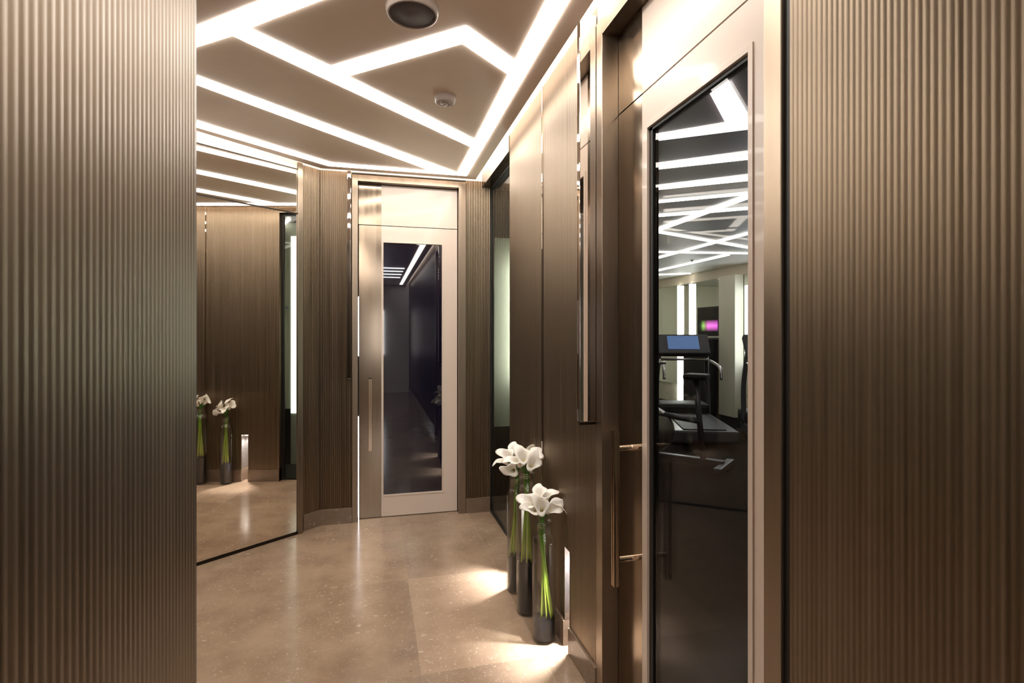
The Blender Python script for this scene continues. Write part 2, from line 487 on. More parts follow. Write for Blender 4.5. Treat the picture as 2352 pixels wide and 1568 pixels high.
slots['long'] = kk([(0.598, -4.6), (0.598, 1.225), (0.598, 1.37), (0.600, 2.267), (0.601, 2.382), (0.604, 3.243), (0.604, 3.364), (0.602, 3.942), (0.673, 3.977), (0.668, -4.6)])
slots['slanting'] = kk([ext((-0.786, 2.762), (0.602, 3.942), 0.8), (0.602, 3.942), (0.427, 3.937), ext((-0.81, 2.848), (0.427, 3.937), 0.8)])
slots['edge'] = kk([ext((-0.951, 3.343), (-0.284, 3.923), 0.8), (-0.284, 3.923), (0.427, 3.937), (0.602, 3.942), (0.673, 3.977), (-0.307, 3.984), ext((-0.976, 3.432), (-0.307, 3.984), 0.8)])
slot_label = {
    'far left': ('wide white ceiling light strip crossing the upper left corner', 'light'),
    'diagonal': ('white ceiling light strip running diagonally between the speaker and the mirror side', 'light'),
    'chevron': ('bent white ceiling light strip shaped like a roof between the speaker and the smoke detector', 'light'),
    'long': ('long white ceiling light strip running parallel to the right wall', 'light'),
    'slanting': ('narrow white ceiling light strip slanting to the corner above the back door', 'light'),
    'edge': ('thin white ceiling light strip following the mirror and back wall edge', 'light'),
}
outer = [(0.791, -5.0), (0.791, 4.237), (-0.379, 4.24), (-1.039, 3.652), (-2.15, 2.66), (-2.15, 1.12), (-0.175, 1.12), (-0.175, -5.0)]
def ceiling_mesh(outer, holes, z, thick):
    verts, faces, idx = [], [], {}
    def vid(p):
        key = (round(p[0], 5), round(p[1], 5))
        if key not in idx:
            idx[key] = len(verts); verts.append(Vector(p))
        return idx[key]
    faces.append([vid(p) for p in outer])
    for h in holes:
        faces.append([vid(p) for p in h])
    edges = [(f[i], f[(i + 1) % len(f)]) for f in faces for i in range(len(f))]
    v2, e2, f2, vo, eo, fo = delaunay_2d_cdt(verts, edges, [], 0, 1e-6)
    def inside(p, poly):
        r = False
        for i in range(len(poly)):
            (x0, y0), (x1, y1) = poly[i - 1], poly[i]
            if (y0 > p[1]) != (y1 > p[1]) and p[0] < (x1 - x0) * (p[1] - y0) / (y1 - y0) + x0:
                r = not r
        return r
    def mid(f): return (sum(v2[i].x for i in f) / len(f), sum(v2[i].y for i in f) / len(f))
    keep = [f for f in f2 if inside(mid(f), outer) and not any(inside(mid(f), h) for h in holes)]
    bm = bmesh.new()
    lo = [bm.verts.new((v.x, v.y, z)) for v in v2]
    hi = [bm.verts.new((v.x, v.y, z + thick)) for v in v2]
    cnt = {}
    for f in keep:
        bm.faces.new([lo[i] for i in reversed(f)])
        bm.faces.new([hi[i] for i in f])
        for i in range(len(f)):
            a, c = f[i], f[(i + 1) % len(f)]
            cnt.setdefault((min(a, c), max(a, c)), []).append((a, c))
    for k_, l_ in cnt.items():
        if len(l_) == 1:
            a, c = l_[0]
            bm.faces.new((lo[a], lo[c], hi[c], hi[a]))
    bmesh.ops.delete(bm, geom=[v for v in bm.verts if not v.link_faces], context='VERTS')
    return bm
struct('ceiling', ceiling_mesh(outer, list(slots.values()), HC, 0.03), M['ceiling'], 'taupe hung ceiling cut by white light strips', 'ceiling')
for k_, pts in slots.items():
    bm = bmesh.new(); prism(bm, pts, HC - 0.005, HC + 0.028)
    tag(link('ceiling_light', bm, M['strip']), *slot_label[k_], 'ceiling light strips')
struct('ceiling_upper', NB((-2.4, 0.955, -5.2, 4.46, 2.93, 2.98)), M['white'], 'white upper ceiling above the cove', 'ceiling')

# cove: a light line above the gap between ceiling and wall
def cove(A, B, n, label, mat='cove', wd=0.062):
    bm = bmesh.new()
    slab(bm, A, B, n, 0.004, wd, 2.868, 2.885)
    tag(link('cove_light', bm, M[mat]), label, 'light', 'cove light lines')
cove((XR, -4.9), (XR, 4.2), (-1, 0), 'bright light line hidden above the top of the right wall')
cove((-0.33, YB), (0.75, YB), (0, -1), 'bright light line above the back door')
MP, MPH = Vector((-0.80, 3.965)), math.radians(37.7)
MD = Vector((math.cos(MPH), math.sin(MPH))); MN = Vector((math.sin(MPH), -math.cos(MPH)))
ML, MR = MP - MD * 1.62, MP + MD * 0.335    # ends of the mirror wall
cove(ML + MD * 0.1, MR, MN, 'bright light line above the tall mirror')
cove((XL, -4.9), (XL, 1.0), (1, 0), 'bright light line above the left corridor wall', 'cove_left', 0.11)

# ---------------------------------------------------------------- walls
NICHES = [(2.297, 2.366), (3.052, 3.122)]
NZ = 0.462
def ribs_r(bm, y0, y1, z0, z1): ribs(bm, (XR, y0), (XR, y1), (-1, 0), z0, z1)
bm = bmesh.new()
ribs_r(bm, 1.996, NICHES[0][0], BB, ZT)
ribs_r(bm, NICHES[0][0], NICHES[0][1], NZ, ZT)
ribs_r(bm, NICHES[0][1], 2.696, BB, ZT)
struct('wall_right', bm, M['bronze'], 'ribbed bronze wall panel beside the near door, with a light niche', 'wall')
bm = bmesh.new()
ribs_r(bm, 2.706, NICHES[1][0], BB, ZT)
ribs_r(bm, NICHES[1][0], NICHES[1][1], NZ, ZT)
ribs_r(bm, NICHES[1][1], 3.424, BB, ZT)
box(bm, XR + 0.002, 0.93, 3.385, 3.4255, 0.0, ZT)
struct('wall_right_middle', bm, M['bronze'], 'bronze wall panel behind the vases, next to the side glass door', 'wall')
bm = bmesh.new()
ribs(bm, (XR, -5.0), (XR, 0.968), (-1, 0), BB, ZT, 0.05, 0.00045, 0.0125)
struct('wall_right_corridor', bm, M['bronze'], 'ribbed bronze wall in the corridor at the right', 'wall')
struct('trim_1', NB((XR - 0.006, XR + 0.03, 2.6965, 2.7055, 0.0, ZT)), M['chrome'], 'thin bright metal strip between two ribbed wall panels', 'trim')
struct('trim_2', NB((XR - 0.004, 0.95, 3.426, YB + 0.02, 2.655, ZT)), M['bronze_smooth'], 'bronze lintel over the side glass door', 'trim')
struct('trim_3', NB((XR + 0.004, XR + 0.06, 0.969, 0.988, 0.0, ZT)), M['black'], 'dark shadow gap between near door frame and ribbed wall', 'trim')
# band above the panels that the cove light washes
bm = NB((XR + 0.002, XR + 0.05, -5.0, YB, ZT, 2.93), (-0.40, XR, YB + 0.002, YB + 0.05, 2.702, 2.93), (XR + 0.002, XR + 0.05, 0.968, 1.996, 2.686, ZT))
slab(bm, ML, MR + MD * 0.02, MN, -0.06, -0.002, 2.655, 2.93)
bm2 = NB((XL - 0.05, XL - 0.002, -5.0, YL - 0.02, ZT, 2.93))
struct('trim_4', bm, M['white'], 'white wall band above the panels, washed by the cove light', 'trim')
struct('trim_5', bm2, M['white'], 'white wall band above the left corridor wall', 'trim')

# back wall
bm = bmesh.new()
CX = -0.395
ribs(bm, (CX, YB), (-0.162, YB), (0, -1), BB, 2.70, 0.05, 0.0034)
struct('wall_back', bm, M['bronze'], 'ribbed bronze wall panel to the left of the back door', 'wall')
bm = bmesh.new()
ribs(bm, (0.727, YB), (0.932, YB), (0, -1), BB, 2.70, 0.05, 0.0034)
struct('wall_back_right', bm, M['bronze'], 'narrow ribbed bronze wall panel to the right of the back door', 'wall')
A45, B45 = Vector((-0.505, 4.222)), Vector((CX, YB))
n45 = Vector((B45.y - A45.y, -(B45.x - A45.x))).normalized()
bm = bmesh.new()
ribs(bm, A45, B45, n45, BB, 2.70)
struct('wall_corner', bm, M['bronze'], 'slanted ribbed bronze wall strip between mirror and back wall', 'wall')
bm = bmesh.new(); slab(bm, A45 - (B45 - A45) * 0.3, B45, n45, -0.05, -0.002, 2.702, 2.93)
struct('trim_11', bm, M['white'], 'white band above the slanted strip between mirror and back wall', 'trim')
struct('trim_6', NB((-0.40, 0.93, YB + 0.07, YB + 0.14, 2.64, 2.93), (-0.40, -0.17, YB + 0.055, YB + 0.14, 0, 2.93), (0.73, 0.953, YB + 0.055, YB + 0.14, 0, 2.93)), M['black'], 'dark carcass behind the back door frame', 'trim')

# skirting
sk = 0.010
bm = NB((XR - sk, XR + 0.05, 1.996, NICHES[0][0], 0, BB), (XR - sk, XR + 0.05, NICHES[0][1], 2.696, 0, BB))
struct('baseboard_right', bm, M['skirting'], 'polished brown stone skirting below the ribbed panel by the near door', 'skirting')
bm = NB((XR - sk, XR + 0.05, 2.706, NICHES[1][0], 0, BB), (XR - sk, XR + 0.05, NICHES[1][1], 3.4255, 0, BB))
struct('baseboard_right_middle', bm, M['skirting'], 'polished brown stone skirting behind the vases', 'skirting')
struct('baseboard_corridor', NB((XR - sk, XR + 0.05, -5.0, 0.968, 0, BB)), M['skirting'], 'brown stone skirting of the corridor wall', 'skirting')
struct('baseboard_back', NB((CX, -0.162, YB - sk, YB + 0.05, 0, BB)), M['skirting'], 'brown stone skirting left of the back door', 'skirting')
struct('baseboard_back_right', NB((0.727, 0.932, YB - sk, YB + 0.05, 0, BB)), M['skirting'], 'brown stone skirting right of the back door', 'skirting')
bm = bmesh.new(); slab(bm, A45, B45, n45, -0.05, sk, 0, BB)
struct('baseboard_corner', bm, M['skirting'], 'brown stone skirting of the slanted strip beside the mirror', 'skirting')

# left corridor wall and the rest of the lobby behind it
bm = bmesh.new()
ribs(bm, (XL, -5.0), (XL, YL - 0.006), (1, 0), BB, ZT, 0.05, 0.0008)
struct('wall_left', bm, M['bronze'], 'ribbed bronze corridor wall close at the left', 'wall')
struct('trim_7', NB((XL - 0.12, XL - 0.001, YL - 0.006, YL, 0.0, ZT)), M['dark_metal'], 'dark metal edge closing the left wall', 'trim')
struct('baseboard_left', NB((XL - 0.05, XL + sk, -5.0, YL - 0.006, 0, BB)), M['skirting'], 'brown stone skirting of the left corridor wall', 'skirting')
bm = bmesh.new()
ribs(bm, (-2.25, YL), (XL - 0.06, YL), (0, 1), 0, 2.93)
struct('wall_lobby_front', bm, M['bronze'], 'ribbed bronze wall behind the left corridor wall', 'wall')
bm = NB((-2.3, -2.25, YL, 3.3, 0, 2.93))
struct('wall_lobby_left', bm, M['bronze_smooth'], 'bronze wall at the hidden left end of the lobby', 'wall')
bm = bmesh.new(); slab(bm, ML - MD * 0.15, MR + MD * 0.02, MN, -0.12, -0.062, 0, 2.93)
struct('wall_mirror_side', bm, M['dark_metal'], 'dark wall carrying the tall mirror', 'wall')
# corridor end behind the viewer
struct('wall_end', NB((XL - 0.05, XR + 0.05, -5.08, -5.0, 0, 2.93)), M['white'], 'pale wall at the far end of the corridor', 'wall')

# light niches at the foot of the right wall
for i, (y0, y1) in enumerate(NICHES):
    g = 0.0
    t_ = thing('niche_light', (XR + 0.03, (y0 + y1) / 2, NZ),
               ['lit slot at the foot of the wall, between the shortest vase and the near door',
                'lit slot at the foot of the wall behind the two taller vases'][i], 'niche light', 'floor light slots')
    bm = NB((XR + 0.075, XR + 0.08, y0, y1, BB, NZ), (XR - 0.002, XR + 0.075, y0, y0 + 0.003, BB, NZ), (XR - 0.002, XR + 0.075, y1 - 0.003, y1, BB, NZ), (XR, XR + 0.075, y0, y1, NZ - 0.004, NZ))
    link('lining', bm, M['lining'], t_)
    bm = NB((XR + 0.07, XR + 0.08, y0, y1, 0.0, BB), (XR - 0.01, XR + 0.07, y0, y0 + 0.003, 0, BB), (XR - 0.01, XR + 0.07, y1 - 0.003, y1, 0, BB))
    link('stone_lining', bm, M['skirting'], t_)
    bm = NB((XR + 0.03, XR + 0.06, y0 + 0.018, y1 - 0.018, NZ - 0.014, NZ - 0.004))
    link('lamp', bm, M['niche_led'], t_)
    ld = bpy.data.lights.new('niche_spot', 'SPOT')
    ld.energy = 80.0; ld.color = (0.94, 0.96, 1.0); ld.spot_size = math.radians(104); ld.spot_blend = 1.0; ld.shadow_soft_size = 0.012
    lo = bpy.data.objects.new('niche_spot', ld); COL.objects.link(lo); lo.parent = t_
    lo.location = (0.012, 0, -0.022)
    lo.rotation_euler = (0, math.radians(5), 0)

# ---------------------------------------------------------------- tall mirror
t_ = thing('wall_mirror', ((MP - MD * 0.1).x, (MP - MD * 0.1).y, 0), 'tall frameless mirror door on the slanted left wall, reflecting vases', 'mirror')
bm = bmesh.new(); slab(bm, ML, MR - MD * 0.004, MN, -0.03, 0.0, 0.022, 2.322)
link('lower_mirror', bm, M['mirror'], t_)
bm = bmesh.new(); slab(bm, ML, MR - MD * 0.004, MN, -0.03, 0.0, 2.334, 2.648)
link('upper_mirror', bm, M['mirror'], t_)
for nm_, o_, za, zb in (('bottom_rail', 0.004, 0.001, 0.020), ('middle_joint', -0.004, 2.3225, 2.3335), ('top_rail', 0.002, 2.6485, 2.654)):
    bm = bmesh.new(); slab(bm, ML, MR, MN, -0.06, o_, za, zb)
    link(nm_, bm, M['dark_metal'], t_)
bm = bmesh.new(); slab(bm, MR - MD * 0.002, MR + MD * 0.034, MN, -0.055, 0.012, 0.001, 2.70)
link('side_post', bm, M['frame'], t_)

# ---------------------------------------------------------------- pull handle shared by the two doors
def handle(parent, base, out, along):
    """bar in front of `base` (x,y on the leaf), `out` the direction into the room, `along` the leaf's direction"""
    out, along = Vector(out), Vector(along)
    bx, by = base
    c = Vector((bx, by)) + out * 0.092
    z0, z1 = 0.552, 1.106
    bm = bmesh.new()
    s = 0.0115
    prof = []
    for q in range(4):
        u, v = [(1, 0), (0, 1), (-1, 0), (0, -1)][q], [(0, 1), (-1, 0), (0, -1), (1, 0)][q]
        for tt, d in ((-0.9, 1.0), (-0.45, 1.0), (-0.32, 0.86), (-0.12, 0.86), (0.0, 1.0), (0.12, 0.86), (0.32, 0.86), (0.45, 1.0), (0.9, 1.0)):
            prof.append((u[0] * d + v[0] * tt, u[1] * d + v[1] * tt))
    pts = [c + out * (a * s) + along * (e_ * s) for a, e_ in prof]
    prism(bm, [(p.x, p.y) for p in pts], z0, z1)
    h = link('pull_handle', bm, M['handle'], parent)
    for z in (0.645, 1.043):
        bm = bmesh.new()
        a = Vector((bx, by)); 
        tube(bm, [(*(a + out * 0.0005), z), (*(a + out * 0.03), z), (*(a + out * 0.031), z), (*(c - out * 0.008), z)], lambda q: 0.011 if q < 0.4 else 0.0105, 16)
        link('standoff', bm, M['handle'], h)
    return h

# ---------------------------------------------------------------- near door in the right wall (leaf face at x=0.93)
LX = 0.93
t_ = thing('door_1', (LX, 1.49, 0), 'near cream door with tall clear glass showing a gym, bronze frame', 'door', None, 'structure')
bm = NB((XR - 0.004, LX + 0.045, 0.989, 1.043, 0, 2.684), (XR - 0.004, LX + 0.045, 1.937, 1.992, 0, 2.684), (XR - 0.004, LX + 0.045, 1.043, 1.937, 2.62, 2.684), bevel=0.0015)
link('door_frame', bm, M['frame'], t_)
GY0, GY1, GZ0, GZ1 = 1.18, 1.703, 0.17, 2.172
bm = NB((LX, LX + 0.04, 1.046, GY0, 0.006, 2.306), (LX, LX + 0.04, GY1, 1.744, 0.006, 2.306), (LX, LX + 0.04, GY0, GY1, GZ1, 2.306), (LX, LX + 0.04, GY0, GY1, 0.006, GZ0))
link('leaf_frame', bm, M['cream'], t_)
def bead(a0, a1, z0, z1, w_, mk):
    return NB(mk(a0 - w_, a0, z0 - w_, z1 + w_), mk(a1, a1 + w_, z0 - w_, z1 + w_), mk(a0, a1, z1, z1 + w_), mk(a0, a1, z0 - w_, z0), bevel=0.001)
bm = bead(GY0, GY1, GZ0, GZ1, 0.018, lambda a, c, e_, f: (LX - 0.0035, LX + 0.002, a, c, e_, f))
link('glazing_bead', bm, M['cream'], t_)
bm = bead(GY0, GY1, GZ0, GZ1, 0.0, lambda a, c, e_, f: (0, 0, 0, 0, 0, 0)) if False else NB((LX + 0.006, LX + 0.03, GY1 - 0.022, GY1, GZ0, GZ1), (LX + 0.006, LX + 0.03, GY0, GY0 + 0.006, GZ0, GZ1), (LX + 0.006, LX + 0.03, GY0, GY1, GZ1 - 0.012, GZ1))
link('glass_seal', bm, M['black'], t_)
link('glass_pane', NB((LX + 0.012, LX + 0.022, GY0, GY1 - 0.022, GZ0, GZ1 - 0.012)), M['door_glass'], t_)
link('metal_stile', NB((LX, LX + 0.04, 1.7445, 1.934, 0.006, 2.306)), M['bronze_smooth'], t_)
link('transom_panel', NB((LX, LX + 0.04, 1.046, 1.744, 2.312, 2.618)), M['cream'], t_)
link('transom_metal_panel', NB((LX, LX + 0.04, 1.7445, 1.934, 2.312, 2.618)), M['bronze_smooth'], t_)
link('dark_joint', NB((LX + 0.012, LX + 0.045, 1.044, 1.936, 2.305, 2.313), (LX + 0.012, LX + 0.045, 1.9342, 1.9366, 0.0, 2.62)), M['black'], t_)
handle(t_, (LX, 1.768), (-1, 0), (0, 1))

# ---------------------------------------------------------------- back door (leaf face at y=4.385)
LY = YB + 0.065
t_ = thing('door_2', (0.27, LY, 0), 'cream door with tall midnight-blue glass at the end of the lobby', 'door', None, 'structure')
bm = NB((-0.161, -0.118, YB - 0.004, LY + 0.045, 0, 2.685), (0.669, 0.726, YB - 0.004, LY + 0.045, 0, 2.685), (-0.118, 0.669, YB - 0.004, LY + 0.045, 2.637, 2.685), bevel=0.0015)
link('door_frame', bm, M['frame'], t_)
gx0, gx1, gz0, gz1 = 0.076, 0.540, 0.176, 2.180
bm = NB((0.0605, gx0, LY, LY + 0.04, 0.006, 2.310), (gx1, 0.664, LY, LY + 0.04, 0.006, 2.310), (gx0, gx1, LY, LY + 0.04, gz1, 2.310), (gx0, gx1, LY, LY + 0.04, 0.006, gz0))
link('leaf_frame', bm, M['cream'], t_)
bm = bead(gx0, gx1, gz0, gz1, 0.012, lambda a, c, e_, f: (a, c, LY - 0.0035, LY + 0.002, e_, f))
link('glazing_bead', bm, M['cream'], t_)
link('glass_pane', NB((gx0, gx1, LY + 0.010, LY + 0.02, gz0, gz1)), M['dark_glass'], t_)
link('metal_stile', NB((-0.111, 0.060, LY, LY + 0.04, 0.006, 2.310)), M['bronze_smooth'], t_)
link('transom_panel', NB((0.0605, 0.664, LY, LY + 0.04, 2.316, 2.634)), M['cream'], t_)
link('transom_metal_panel', NB((-0.114, 0.060, LY, LY + 0.04, 2.316, 2.634)), M['bronze_smooth'], t_)
link('dark_joint', NB((-0.116, 0.668, LY + 0.012, LY + 0.045, 2.309, 2.317), (0.6645, 0.668, LY + 0.012, LY + 0.045, 0, 2.62)), M['black'], t_)
handle(t_, (-0.025, LY), (0, -1), (1, 0))
# light of the room beyond, seen through the gap beside the leaf
for z0, z1, lb in ((1.28, 1.75, 'upper'), (0.002, 0.80, 'lower')):
    tag(link('gap_lamp', NB((-0.117, -0.110, LY + 0.043, LY + 0.053, z0, z1)), M['gap_light']),
        '%s thin white light line showing in the gap beside the back door' % lb, 'light', 'light lines beside the back door')
struct('trim_8', NB((-0.16, 0.72, LY + 0.054, LY + 0.062, 0, 2.66)), M['black'], 'dark backing behind the back door', 'trim')

# ---------------------------------------------------------------- polished blade signs beside the doors
def fin(loc, b_, label):
    t = thing('polished_fin', loc, label, 'wall fin', 'polished fins beside the doors')
    link('blade', NB(b_, bevel=0.002), M['chrome'], t)
    x0, x1, y0, y1, z0, z1 = b_
    link('end_cap', NB((x0 + 0.004, x1 - 0.004, y0 + 0.004, y1 - 0.004, z0 - 0.012, z0)), M['dark_metal'], t)
    return t
fin((XR, 2.015, 1.09), (0.792, XR - 0.001, 1.9965, 2.026, 1.102, 2.725), 'tall mirror-polished fin standing out from the right wall beside the near door')
fin((-0.18, YB, 1.1), (-0.192, -0.166, YB - 0.075, YB - 0.001, 1.115, 2.690), 'slim mirror-polished fin at the left edge of the back door')

# ---------------------------------------------------------------- ceiling fittings
sx_, sy_ = 0.137 * K, 1.985 * K
t_ = thing('ceiling_speaker', (sx_, sy_, HC), 'round ceiling speaker with grey mesh face at the top of the view', 'speaker')
bm = bmesh.new(); lathe(bm, [(0.100, HC), (0.101, HC - 0.008), (0.095, HC - 0.028), (0.088, HC - 0.032), (0.086, HC - 0.029), (0.086, HC - 0.02)], sx_, sy_, 64)
link('housing', bm, M['offwhite_plastic'], t_, True)
bm = bmesh.new(); lathe(bm, [(0.0858, HC - 0.022), (0.085, HC - 0.027), (0.001, HC - 0.031)], sx_, sy_, 64, False, True)
link('grille', bm, M['speaker_grey'], t_, True)
sx_, sy_ = 0.347 * K, 2.69 * K
t_ = thing('smoke_detector', (sx_, sy_, HC), 'small round smoke detector on the ceiling panel near the back', 'smoke detector')
bm = bmesh.new(); lathe(bm, [(0.056, HC), (0.056, HC - 0.012), (0.051, HC - 0.030), (0.044, HC - 0.036), (0.020, HC - 0.037), (0.018, HC - 0.034), (0.001, HC - 0.034)], sx_, sy_, 48, False, True)
link('base', bm, M['offwhite_plastic'], t_, True)
bm = bmesh.new(); lathe(bm, [(0.016, HC - 0.033), (0.015, HC - 0.040), (0.009, HC - 0.045), (0.001, HC - 0.047)], sx_, sy_, 32, False, True)
link('button', bm, M['offwhite_plastic'], t_, True)
def sprinkler(x, y, z, label):
    t = thing('sprinkler', (x, y, z), label, 'sprinkler', 'ceiling sprinklers')
    bm = bmesh.new(); lathe(bm, [(0.030, z), (0.030, z - 0.006), (0.008, z - 0.010), (0.006, z - 0.028), (0.001, z - 0.028)], x, y, 24, False, True)
    link('body', bm, M['dark_metal'], t, True)
    bm = bmesh.new(); lathe(bm, [(0.001, z - 0.036), (0.020, z - 0.034), (0.020, z - 0.037), (0.001, z - 0.039)], x, y, 24)
    link('deflector', bm, M['dark_metal'], t, True)

# ---------------------------------------------------------------- glass door in the side recess and the lit room behind it
t_ = thing('door_3', (0.935, 3.87, 0), 'black-edged glass door in the recess of the right wall, glowing pale green', 'door', None, 'structure')
link('glass_pane', NB((0.932, 0.942, 3.446, 4.292, 0.02, 2.635)), M['shower_glass'], t_)
link('door_frame', NB((0.925, 0.955, 3.426, 3.446, 0, 2.655), (0.925, 0.955, 4.292, 4.318, 0, 2.655), (0.925, 0.955, 3.446, 4.292, 2.635, 2.655), (0.925, 0.955, 3.446, 4.292, 0.001, 0.02)), M['black'], t_)
bm = NB((1.58, 1.60, 2.95, 4.52, 0, 2.70), (0.957, 1.58, 2.95, 2.97, 0, 2.70), (0.957, 1.58, 4.50, 4.52, 0, 2.70))
struct('wall_shower', bm, M['shower_tile'], 'pale tiled walls of the room behind the side glass door', 'wall')
bm = NB((1.565, 1.579, 2.975, 3.245, 0, 0.62), (1.565, 1.579, 3.375, 4.49, 0, 0.62), (0.957, 1.565, 4.49, 4.499, 0, 0.66), (0.957, 1.565, 4.49, 4.499, 2.28, 2.69), (0.957, 1.565, 2.971, 2.98, 0, 0.62))  # black bands low on the walls and high on the end wall
struct('trim_10', bm, M['shower_floor'], 'black bands along the walls behind the side glass door', 'trim')
struct('ceiling_shower', NB((0.957, 1.60, 2.95, 4.52, 2.70, 2.73)), M['gym_dark_ceiling'], 'dark ceiling of the room behind the side glass door', 'ceiling')
tag(link('light_tube', NB((1.22, 1.27, 4.40, 4.45, 1.05, 2.10), bevel=0.008), M['shower_light']), 'glowing upright light tube behind the side glass door', 'light')
tag(link('upright_lamp', NB((1.565, 1.579, 3.25, 3.37, 0.57, 2.55)), M['shower_panel']), 'bright upright light panel seen in the mirror behind the side glass door', 'light')
t2 = thing('towel_rail', (1.55, 3.18, 1.75), 'small dark towel rail reflected at the right edge of the mirror', 'rail')
bm = bmesh.new(); tube(bm, [(1.53, 3.12, 1.75), (1.53, 3.24, 1.75)], 0.012, 10); link('bar', bm, M['machine'], t2, True)
for y_ in (3.13, 3.21):
    link('bracket', NB((1.53, 1.579, y_, y_ + 0.015, 1.74, 1.76)), M['machine'], t2)

# ---------------------------------------------------------------- vases with calla lilies
def vase(x, y, r, ztop, zsh, sand, label):
    t = tag(link('glass_vase', vase_bm(x, y, r, ztop, zsh), M['vase_glass'], None, True, (x, y, 0)), label, 'vase', 'clear bottle vases by the wall')
    bm = bmesh.new(); lathe(bm, [(0.001, 0.013), (r - 0.010, 0.013), (r - 0.0055, 0.018), (r - 0.0055, sand), (r * 0.5, sand + 0.004), (0.001, sand + 0.001)], x, y, 48)
    return t, bm
def vase_bm(x, y, r, zt, zs):
    nk = 0.033
    outp = [(0.001, 0.002), (r - 0.010, 0.001), (r - 0.003, 0.004), (r, 0.012), (r, zs - 0.035), (r - 0.002, zs - 0.022), (r - 0.009, zs - 0.008), (nk + 0.006, zs + 0.004), (nk, zs + 0.012), (nk - 0.001, zs + 0.022), (nk + 0.001, zt - 0.014), (nk + 0.007, zt)]
    inp = [(nk + 0.004, zt - 0.0005), (nk - 0.002, zt - 0.015), (nk - 0.004, zs + 0.021), (nk - 0.003, zs + 0.010), (nk + 0.004, zs), (r - 0.012, zs - 0.012), (r - 0.0055, zs - 0.026), (r - 0.0045, zs - 0.037), (r - 0.0045, 0.016), (r - 0.010, 0.011), (0.001, 0.011)]
    bm = bmesh.new(); lathe(bm, outp + inp, x, y, 56)
    return bm

def spathe_bm(base, direction, roll, L, Wd):
    """calla spathe: a wrapped funnel, high at the back, with a flaring lip curled outward and drawn to a point"""
    bm = bmesh.new()
    d = Vector(direction).normalized()
    u = Vector((0, -1, 0)) - d * Vector((0, -1, 0)).dot(d)         # the open front looks down the corridor before the roll
    u = -u.normalized()
    v = d.cross(u).normalized()
    u, v = u * math.cos(roll) + v * math.sin(roll), v * math.cos(roll) - u * math.sin(roll)
    NT, NA = 18, 41
    grid = []
    for i in range(NT + 1):
        t = i / NT
        row = []
        for j in range(NA):
            th = -math.pi * 1.10 + 2.20 * math.pi * j / (NA - 1)      # overlaps itself at the front
            back = 0.5 + 0.5 * math.cos(th)
            tip = math.exp(-(th / 0.40) ** 2)
            ln = L * (0.52 + 0.48 * back ** 1.2)
            rad = 0.0055 + Wd * (0.20 * t + 0.80 * t ** 2.8) * (0.78 + 0.22 * back)
            z = ln * (t ** 0.95)
            if t > 0.66:
                s_ = (t - 0.66) / 0.34
                z -= L * 0.17 * s_ ** 2 * (0.55 + 0.45 * math.sin(1.5 * th + roll) ** 2)      # lip curls over
                rad += Wd * 0.24 * s_ ** 2 * math.sin(3 * th + 2 * roll) * (1 - tip)          # wavy rim
                rad += Wd * 0.75 * tip ** 1.5 * s_ ** 1.6
                z += L * 0.10 * tip * s_ * (1.0 - 1.1 * s_)
            rad += 0.0018 * (j / (NA - 1)) * (1 - 0.3 * t)
            row.append(bm.verts.new(Vector(base) + d * z + (u * math.cos(th) + v * math.sin(th)) * rad))
        grid.append(row)
    for i in range(NT):
        for j in range(NA - 1):
            bm.faces.new((grid[i][j], grid[i][j + 1], grid[i + 1][j + 1], grid[i + 1][j]))
    return bm

def lily(vx, vy, foot, neck, head, direction, roll, L, Wd, label, group):
    t = thing('calla_lily', (vx + foot[0], vy + foot[1], foot[2]), label, 'flower', group)
    d = Vector(direction).normalized()
    hb = Vector((vx + head[0], vy + head[1], head[2]))
    nk = Vector((vx + neck[0], vy + neck[1], neck[2]))
    ft = Vector((vx + foot[0], vy + foot[1], foot[2]))
    bend = hb - d * 0.05
    mid = ft.lerp(nk, 0.5) + Vector((rnd.uniform(-0.006, 0.006), rnd.uniform(-0.006, 0.006), 0))
    bm = bmesh.new()
    tube(bm, spline([ft, mid, nk, nk.lerp(bend, 0.6), hb + d * 0.006], 9), lambda q: 0.0043 if q < 0.9 else 0.0043 + 0.02 * (q - 0.9), 8)
    link('stem', bm, M['stem'], t, True)
    o = link('spathe', spathe_bm(hb, d, roll, L, Wd), M['petal'], t, True)
    so = o.modifiers.new('thickness', 'SOLIDIFY'); so.thickness = 0.0009; so.offset = 0
    bm = bmesh.new(); tube(bm, [hb + d * L * q for q in (0.06, 0.14, 0.22, 0.32, 0.40)], lambda q: 0.0036 * (1 - 0.55 * q), 8)
    link('spadix', bm, M['spadix'], t, True)
    return t

SIDES = ['leaning left', 'leaning front left', 'leaning toward the viewer', 'leaning front right', 'leaning toward the wall', 'leaning to the back']
# (camera-left is -x ; toward the viewer is -y)
V = [
    # x, y, r, rim z, shoulder z, sand z, which
    (0.786, 2.440, 0.056, 0.562, 0.500, 0.105, 'shortest'),
    (0.777, 2.700, 0.056, 0.730, 0.665, 0.262, 'tallest'),
    (0.786, 2.945, 0.056, 0.640, 0.572, 0.200, 'farthest'),
]
VL = {'shortest': 'shortest clear glass bottle vase of callas, nearest the near door',
      'tallest': 'tallest clear glass bottle vase of callas, standing in the middle',
      'farthest': 'clear glass bottle vase of callas farthest from the near door'}
